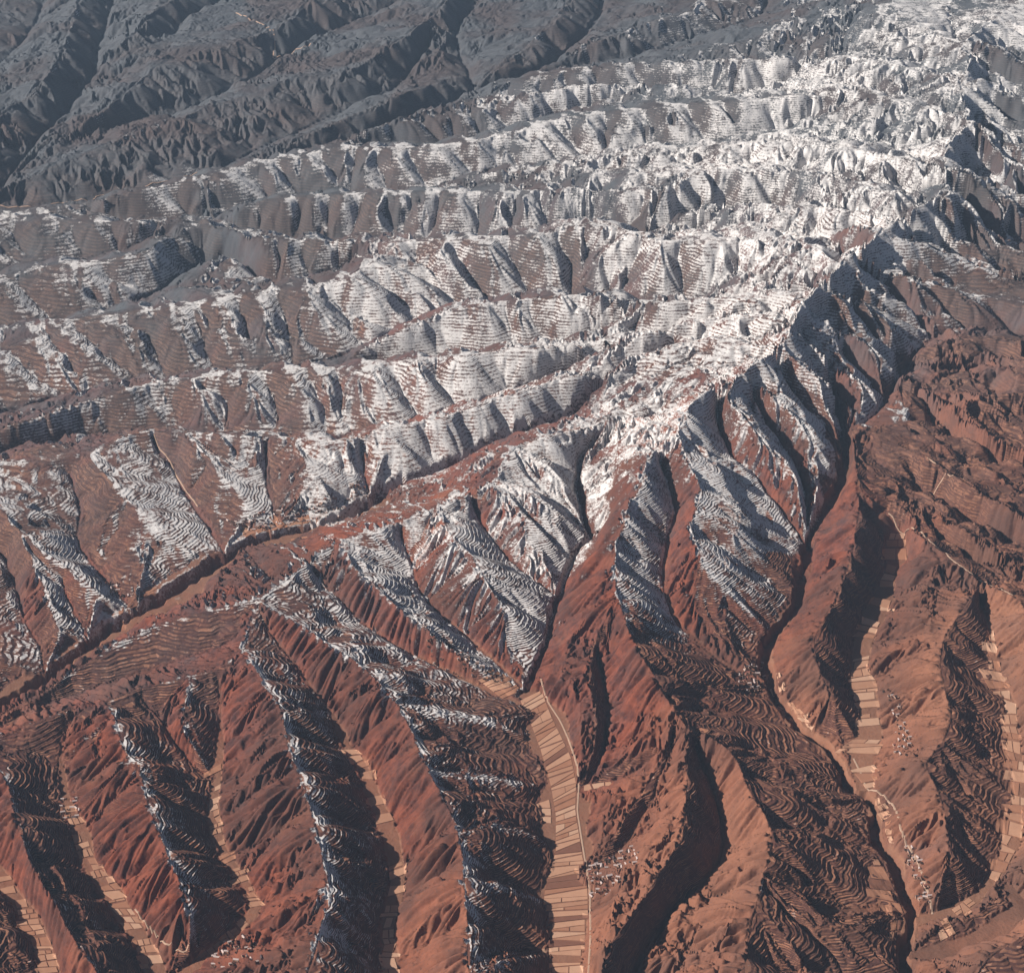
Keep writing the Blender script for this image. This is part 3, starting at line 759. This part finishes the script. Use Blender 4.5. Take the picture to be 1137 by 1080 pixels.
def field_rows(parent, left, right, n, tones, splits=(1,), gap=.16, jit=.35, lift=(.6, 2.2), drop=0.0, widen=0):
    if widen:
        Lw, Rw = np.array(left, float), np.array(right, float)
        L2 = np.stack(along(left, np.linspace(0, 1, 12)), 1); R2 = np.stack(along(right, np.linspace(0, 1, 12)), 1)
        d = (R2 - L2) / np.linalg.norm(R2 - L2, axis=1, keepdims=True)
        left = L2 - d * widen * rng.uniform(.3, 1.2, (12, 1)); right = R2 + d * widen * rng.uniform(.3, 1.2, (12, 1))
    t = np.linspace(0, 1, n + 1)
    t[1:-1] += (rng.random(n - 1) - .5) * jit / n
    tilt = (rng.random(n + 1) - .5) * .9 / n
    for k in range(n):
        ns = int(rng.choice(splits))
        cut_ = np.r_[0, np.sort((np.arange(1, ns) + (rng.random(ns - 1) - .5) * .5) / ns), 1]
        g = (t[k + 1] - t[k]) * gap * (.4 + rng.random())
        tm = (t[k] + t[k + 1]) / 2                   # a row stops where the hillside gets too steep to plough
        Lm, Rm = along(left, tm), along(right, tm)
        ws = np.linspace(0, 1, 15); zs = np.array([ground(Lm[0] * (1 - w) + Rm[0] * w, Lm[1] * (1 - w) + Rm[1] * w)[2] for w in ws])
        lim = float(rng.uniform(7, 15)); i0 = i1 = int(np.argmin(zs[4:11])) + 4
        zb = zs[i0]
        while i0 > 0 and abs(zs[i0 - 1] - zb) < lim: i0 -= 1
        while i1 < 14 and abs(zs[i1 + 1] - zb) < lim: i1 += 1
        if i1 - i0 < 2: continue
        cut_ = ws[i0] + cut_ * (ws[i1] - ws[i0])
        for q in range(ns):
            if rng.random() < drop: continue
            cs = []
            for tt, ti in ((t[k] + g, tilt[k]), (t[k + 1], tilt[k + 1])):
                L = along(left, np.clip(tt + ti, 0, 1)); Rr = along(right, np.clip(tt - ti, 0, 1))
                for w in (cut_[q] + .012, cut_[q + 1] - .012):
                    cs.append((L[0] * (1 - w) + Rr[0] * w, L[1] * (1 - w) + Rr[1] * w))
            plot(parent, cs, int(rng.choice(tones)), float(rng.uniform(*lift)))
FO = FLOOR_OBJ
field_rows(FO['central'], [(573, 768), (588, 800), (600, 832), (611, 870), (617, 905), (617, 945), (605, 985), (601, 1020), (602, 1095)],
           [(596, 752), (612, 795), (634, 840), (640, 870), (639, 900), (647, 950), (653, 990), (654, 1040), (651, 1095)], 62, [0, 0, 0, 0, 1, 1, 4, 2, 3], (1, 1, 1, 1, 2), .2, .6, (.5, 1.6))
field_rows(FO['central'], [(585, 892), (590, 900), (594, 912)], [(610, 888), (612, 900), (612, 914)], 3, [0, 1, 4])
field_rows(FO['central'], [(644, 872), (660, 870), (678, 868)], [(648, 884), (664, 882), (684, 876)], 3, [4, 0])
field_rows(FO['west'], [(64, 893), (70, 920), (84, 958), (100, 990), (128, 1008), (148, 1048), (160, 1085)], [(92, 890), (112, 922), (134, 950), (148, 985), (170, 1010), (182, 1048), (196, 1085)], 24, [0, 1, 1, 2, 4, 2], (1, 2, 2, 3), .2, .7, (.6, 3.0), .12, widen=11)
field_rows(FO['left'], [(225, 852), (222, 888), (222, 925), (236, 955), (258, 985), (276, 1008)], [(252, 836), (255, 880), (264, 912), (272, 945), (288, 985), (300, 1004)], 26, [0, 1, 1, 4, 2], (1, 1, 2), .22, .6, (.6, 3.0), .1, widen=11)
field_rows(FO['left'], [(270, 1018), (240, 1040), (205, 1062)], [(282, 1030), (252, 1052), (222, 1078)], 8, [0, 1, 2], (1, 2), .2, .6)
field_rows(FO['middle'], [(430, 960), (428, 990), (420, 1020), (414, 1060), (418, 1092)], [(447, 955), (459, 995), (463, 1030), (462, 1060), (458, 1092)], 15, [0, 0, 1, 4], (1, 1, 2), .2, .6, widen=11)
field_rows(FO['middle'], [(378, 818), (394, 845), (408, 880), (420, 915)], [(388, 818), (406, 845), (420, 880), (432, 912)], 10, [1, 2, 0], (1,), .3, .6, (.6, 2), .2, widen=11)
field_rows(FO['corner'], [(-20, 975), (-8, 1010), (5, 1050), (22, 1090)], [(24, 968), (34, 1005), (48, 1045), (64, 1090)], 17, [0, 1, 2], (1, 2), .25, .6, (.6, 2.5), widen=11)
field_rows(FO['east'], [(946, 730), (946, 760), (952, 790), (957, 815), (940, 836)], [(970, 726), (982, 755), (990, 785), (990, 812), (984, 838)], 16, [0, 4, 1, 0], (1, 1, 2), .18, .6, widen=11)
field_rows(FO['east'], [(985, 590), (984, 625), (966, 668), (950, 708)], [(1004, 592), (1006, 630), (990, 672), (968, 712)], 14, [0, 1, 2, 4], (1, 2), .2, .6, (.6, 2.5), .1, widen=11)
field_rows(FO['right'], [(952, 850), (964, 872), (980, 905), (984, 930), (1002, 962)], [(982, 846), (986, 880), (1002, 905), (1010, 935), (1020, 962)], 13, [0, 4, 1, 2], (1, 1, 2), .2, .6, widen=11)
field_rows(FO['right'], [(948, 945), (958, 980), (962, 1010), (965, 1045)], [(978, 955), (992, 985), (1004, 1015), (998, 1048)], 8, [2, 3, 1, 2], (1, 1, 2), .15, .5)
field_rows(FO['right'], [(828, 748), (838, 785), (860, 805), (885, 822)], [(846, 742), (852, 776), (870, 794), (892, 812)], 12, [0, 1, 2, 4], (1, 2), .2, .6, (.6, 2), .1, widen=11)
field_rows(FO['right'], [(858, 738), (866, 770), (886, 790), (905, 812)], [(880, 735), (884, 765), (900, 785), (925, 812)], 10, [0, 1, 2, 4], (1, 2), .2, .6, (.6, 2), .2, widen=11)
field_rows(FO['far_right'], [(1092, 690), (1098, 740), (1112, 790), (1118, 850), (1114, 920), (1085, 970)], [(1115, 690), (1124, 740), (1140, 790), (1148, 850), (1146, 920), (1120, 985)], 26, [0, 4, 1, 2, 0], (1, 2), .2, .6, widen=11)
field_rows(FO['far_right'], [(1085, 990), (1060, 1008), (1035, 1020)], [(1105, 1010), (1075, 1030), (1045, 1045)], 7, [0, 1, 4], (1, 2), .2, .6)
field_rows(FO['upper'], [(520, 748), (540, 762), (558, 776)], [(548, 736), (566, 752), (580, 768)], 8, [1, 2, 0], (1, 2), .2, .6)
field_rows(FO['gorge'], [(262, 590), (296, 576), (330, 568), (368, 560)], [(272, 600), (304, 587), (336, 580), (372, 572)], 9, [2, 1, 2, 0], (1, 2), .2, .9, widen=3)
field_rows(FO['gorge'], [(286, 610), (312, 600), (340, 594)], [(292, 618), (318, 610), (346, 602)], 5, [2, 1, 2], (1, 2), .2, .9, widen=3)
field_rows(FO['gorge'], [(96, 694), (136, 668), (170, 648), (210, 625)], [(106, 704), (144, 678), (178, 657), (218, 634)], 9, [2, 3, 2], (1, 2), .2, .9, (.6, 1.5), .3)
field_rows(FO['gorge'], [(120, 716), (150, 696), (185, 674), (225, 650)], [(128, 724), (158, 706), (194, 684), (232, 660)], 9, [2, 3, 1], (1, 2), .2, .9, (.6, 1.5), .3)
field_rows(FO['shade'], [(742, 1020), (726, 1045), (712, 1072)], [(770, 1008), (760, 1040), (745, 1075)], 8, [0, 4, 3, 1], (1, 2), .2, .5)

# ------------------------------------------------------------------ roads
def road(label, path, wid):
    p = np.array(path, float); pts = []
    for a, b in zip(p[:-1], p[1:]):
        n = max(2, int(np.hypot(*(b - a)) / 3))
        for t in np.linspace(0, 1, n, endpoint=False): pts.append(a * (1 - t) + b * t)
    pts.append(p[-1])
    g = np.array([ground(*q) for q in pts])
    for _ in range(2): g[1:-1] = (g[:-2] + 2 * g[1:-1] + g[2:]) / 4
    v, f = [], []
    for i in range(len(g)):
        d = g[min(i + 1, len(g) - 1)] - g[max(i - 1, 0)]
        nrm_ = np.array([-d[1], d[0]]) / (np.hypot(d[0], d[1]) + 1e-6) * wid / 2
        z = max(sample(g[i][0] + o * nrm_[0], g[i][1] + o * nrm_[1]) for o in (-1, 0, 1)) + 1.6
        for o in (-1, 1): v.append((g[i][0] + o * nrm_[0], g[i][1] + o * nrm_[1], z))
        for o in (-1.5, 1.5): v.append((g[i][0] + o * nrm_[0], g[i][1] + o * nrm_[1], z - 5))
    for i in range(len(g) - 1):
        a, b = 4 * i, 4 * i + 4
        f += [(a, b, b + 1, a + 1), (a + 2, b + 2, b, a), (a + 1, b + 1, b + 3, a + 3)]
    p0, p1, p2 = [np.array(v[q]) for q in f[0][:3]]
    if np.cross(p1 - p0, p2 - p0)[2] < 0: f = [tuple(reversed(q)) for q in f]
    o = mesh_obj('road', v, f, [MAT_ROAD]); o['kind'] = 'structure'; o['label'] = label; o['category'] = 'road'
road('pale dirt road along the right edge of the central strip fields', [(600, 755), (610, 782), (622, 800), (632, 822), (641, 850), (643, 870), (641, 900), (648, 945), (655, 985), (656, 1040), (653, 1090)], 7)
road('pale road winding along the foot of the ridge at lower right', [(948, 842), (958, 862), (962, 876), (980, 882), (993, 895), (1002, 925), (1012, 945), (1022, 965), (1032, 995), (1036, 1015)], 8)
road('pale crest road on the brown ridge near the right edge', [(987, 570), (1005, 583), (1031, 600), (1058, 622), (1090, 645), (1125, 661)], 7)
road('thin pale road crossing bare slopes above the mid-left village', [(172, 492), (188, 510), (194, 525), (206, 545), (220, 562)], 7)
road('thin pale zigzag road on the hills at top left', [(262, 14), (290, 26), (304, 36), (305, 52), (302, 66), (320, 60), (345, 48)], 12)
road('pale road along the far valley floor at upper left', [(0, 231), (68, 226), (100, 219), (167, 206), (225, 190)], 10)
road('pale track at the foot of the red spur at lower left', [(150, 1010), (165, 1030), (185, 1050), (210, 1060)], 6)
road('pale track on the bare hill below the far right hills', [(1030, 508), (1046, 522), (1076, 536), (1052, 534), (1034, 536)], 7)

# ------------------------------------------------------------------ villages
def house_mesh(name, L, D, hw, hr, roof):
    x, y = L / 2, D / 2; e = .5
    v = [(-x, -y, -3), (x, -y, -3), (x, y, -3), (-x, y, -3), (-x, -y, hw), (x, -y, hw), (x, y, hw), (-x, y, hw), (-x, 0, hw + hr), (x, 0, hw + hr)]
    f = [(0, 1, 5, 4), (1, 2, 6, 9, 5), (2, 3, 7, 6), (3, 0, 4, 8, 7)]; mi = [0] * 4
    s_ = hr / y
    n = len(v)
    v += [(-x - e, -y - e, hw - s_ * e + .15), (x + e, -y - e, hw - s_ * e + .15), (x + e, 0, hw + hr + .15), (-x - e, 0, hw + hr + .15), (x + e, y + e, hw - s_ * e + .15), (-x - e, y + e, hw - s_ * e + .15)]
    f += [(n, n + 1, n + 2, n + 3), (n + 3, n + 2, n + 4, n + 5)]; mi += [1, 1]
    # courtyard wall
    for (ax, ay, bx, by) in ((-x, -y - 9, x, -y - 9), (-x, -y - 9, -x, -y), (x, -y - 9, x, -y)):
        n = len(v); t = .35
        x0, x1, y0, y1 = min(ax, bx) - t, max(ax, bx) + t, min(ay, by) - t, max(ay, by) - t
        v += [(x0, y0, -3), (x1, y0, -3), (x1, y1, -3), (x0, y1, -3), (x0, y0, 2.2), (x1, y0, 2.2), (x1, y1, 2.2), (x0, y1, 2.2)]
        f += [(n, n + 1, n + 5, n + 4), (n + 1, n + 2, n + 6, n + 5), (n + 2, n + 3, n + 7, n + 6), (n + 3, n, n + 4, n + 7), (n + 4, n + 5, n + 6, n + 7)]; mi += [0] * 5
    me = bpy.data.meshes.new(name); me.from_pydata(v, [], f)
    me.materials.append(MAT_WALL); me.materials.append(MAT_ROOF[roof]); me.polygons.foreach_set('material_index', mi); me.update()
    return me
HM = [house_mesh('house', 15, 7.5, 3.8, 2.2, 0), house_mesh('house', 19, 8, 4.2, 2.4, 0), house_mesh('house', 12, 7, 3.6, 2.0, 1), house_mesh('house', 14, 7, 3.6, 2.2, 2)]
def leafy(n, r, hgt, seed):
    q = random.Random(seed); v, f = [], []
    for _ in range(n):
        th, u = q.uniform(0, 6.283), q.uniform(-1, 1); rr = q.uniform(.45, 1) ** .5
        c = Vector((math.cos(th) * math.sqrt(1 - u * u) * r * rr, math.sin(th) * math.sqrt(1 - u * u) * r * rr, hgt * (.62 + .38 * u * rr)))
        a = Vector((q.gauss(0, 1), q.gauss(0, 1), q.gauss(0, 1))).normalized(); b_ = a.orthogonal().normalized(); sz = r * q.uniform(.22, .4)
        k = len(v); v += [c + a * sz, c + b_ * sz, c - a * sz, c - b_ * sz]; f.append((k, k + 1, k + 2, k + 3))
    me = bpy.data.meshes.new('crown'); me.from_pydata([tuple(w) for w in v], [], f); me.materials.append(MAT_LEAF); return me
def trunk_mesh(hgt):
    v, f = [], []
    for z, r in ((-2, .5), (hgt * .4, .35), (hgt * .8, .12)):
        v += [(r * math.cos(k * 1.2566), r * math.sin(k * 1.2566), z) for k in range(5)]
    for j in range(2):
        for k in range(5): f.append((5 * j + k, 5 * j + (k + 1) % 5, 5 * j + 5 + (k + 1) % 5, 5 * j + 5 + k))
    me = bpy.data.meshes.new('trunk'); me.from_pydata(v, [], f); me.materials.append(MAT_BARK); return me
CROWN = [leafy(46, 4.5, 11, k) for k in range(3)]; TRUNK = trunk_mesh(11)
def house(p, label, group):
    o = bpy.data.objects.new('house', HM[int(rng.choice([0, 0, 1, 2, 3]))]); COL.objects.link(o)
    o.location = p; o.rotation_euler.z = float(rng.choice([0, 0, math.pi / 2]) + rng.normal(.2, .25)); o.scale = (float(rng.uniform(1.1, 1.6)),) * 3
    o['label'] = label; o['category'] = 'house'; o['group'] = group
def tree(p, label, group):
    t = bpy.data.objects.new('tree', None); COL.objects.link(t); t.location = p; t.rotation_euler.z = float(rng.random() * 6); t.scale = (float(rng.uniform(.9, 1.7)),) * 3
    t['label'] = label; t['category'] = 'tree'; t['group'] = group
    for nm_, me in (('trunk', TRUNK), ('crown', CROWN[int(rng.integers(3))])):
        c = bpy.data.objects.new(nm_, me); COL.objects.link(c); c.parent = t
def village(poly, nh, nt_, where, group):
    P_ = np.array(poly, float); lo, hi = P_.min(0), P_.max(0); taken = []; kh = kt = tries = 0
    while (kh < nh or kt < nt_) and tries < 4000:
        tries += 1
        q = lo + rng.random(2) * (hi - lo); inside = False; j = len(P_) - 1
        for i in range(len(P_)):
            if (P_[i, 1] > q[1]) != (P_[j, 1] > q[1]) and q[0] < (P_[j, 0] - P_[i, 0]) * (q[1] - P_[i, 1]) / (P_[j, 1] - P_[i, 1]) + P_[i, 0]: inside = not inside
            j = i
        if not inside: continue
        is_h = kh < nh
        g = ground(*q)
        if any(math.hypot(g[0] - a[0], g[1] - a[1]) < (a[2] if is_h else 8) for a in taken): continue
        taken.append((g[0], g[1], 17))
        if is_h: house(g, 'small walled farmhouse in ' + where, 'houses in ' + group); kh += 1
        else: tree(g, 'small dark tree among houses of ' + where, 'trees in ' + group); kt += 1
village([(654, 962), (680, 950), (700, 938), (712, 948), (700, 968), (680, 985), (656, 996)], 72, 30, 'the village right of the central strip fields', 'the central valley village')
village([(250, 578), (300, 566), (360, 560), (405, 548), (412, 556), (370, 574), (310, 584), (268, 596)], 74, 80, 'the long village above the river gorge', 'the gorge village')
village([(985, 760), (1000, 780), (1012, 815), (1006, 842), (992, 835), (996, 800), (980, 772)], 34, 20, 'the hamlet right of the pale eastern valley', 'the eastern hamlet')
village([(1004, 940), (1016, 938), (1030, 975), (1034, 1000), (1020, 1000), (1010, 965)], 26, 16, 'the roadside hamlet by the lower right gorge', 'the gorge-side hamlet')
village([(820, 742), (846, 736), (850, 760), (835, 775), (818, 760)], 26, 16, 'the hamlet where the right gorge widens', 'the upper right hamlet')
village([(470, 700), (500, 712), (545, 738), (556, 758), (530, 754), (490, 732), (466, 712)], 24, 50, 'the hamlet above the central strip fields', 'the upper hamlet')
village([(238, 1052), (270, 1040), (296, 1046), (292, 1068), (258, 1078), (236, 1072)], 34, 24, 'the village at the bottom left between two red spurs', 'the lower left village')
village([(64, 888), (84, 884), (90, 905), (72, 912)], 12, 4, 'the hamlet atop the leftmost field valley', 'the leftmost hamlet')
village([(112, 640), (140, 652), (146, 668), (126, 664)], 9, 10, 'the hamlet beside the gorge at far left', 'the far left hamlet')

# ------------------------------------------------------------------ haze
def haze_box():
    x0, x1, y0, y1, z0, z1 = -42000, 42000, -3000, float(YV.max()) + 2000, float(h.min()) - 40, CAM_H + 60
    v = [(x, y, z) for z in (z0, z1) for y in (y0, y1) for x in (x0, x1)]
    f = [(0, 2, 3, 1), (4, 5, 7, 6), (0, 1, 5, 4), (2, 6, 7, 3), (0, 4, 6, 2), (1, 3, 7, 5)]
    me = bpy.data.meshes.new('haze'); me.from_pydata(v, [], f)
    m = bpy.data.materials.new('haze_air'); m.use_nodes = True
    nt = m.node_tree; nt.nodes.clear()
    out = nt.nodes.new('ShaderNodeOutputMaterial'); pv = nt.nodes.new('ShaderNodeVolumePrincipled')
    pv.inputs['Color'].default_value = (.55, .75, 1.0, 1)
    pv.inputs['Density'].default_value = 0.6e-5
    pv.inputs['Anisotropy'].default_value = 0.1
    nt.links.new(pv.outputs[0], out.inputs['Volume'])
    me.materials.append(m)
    o = bpy.data.objects.new('haze', me); COL.objects.link(o)
    o['kind'] = 'stuff'; o['label'] = 'thin bluish haze over the far hills'; o['category'] = 'haze'
haze_box()
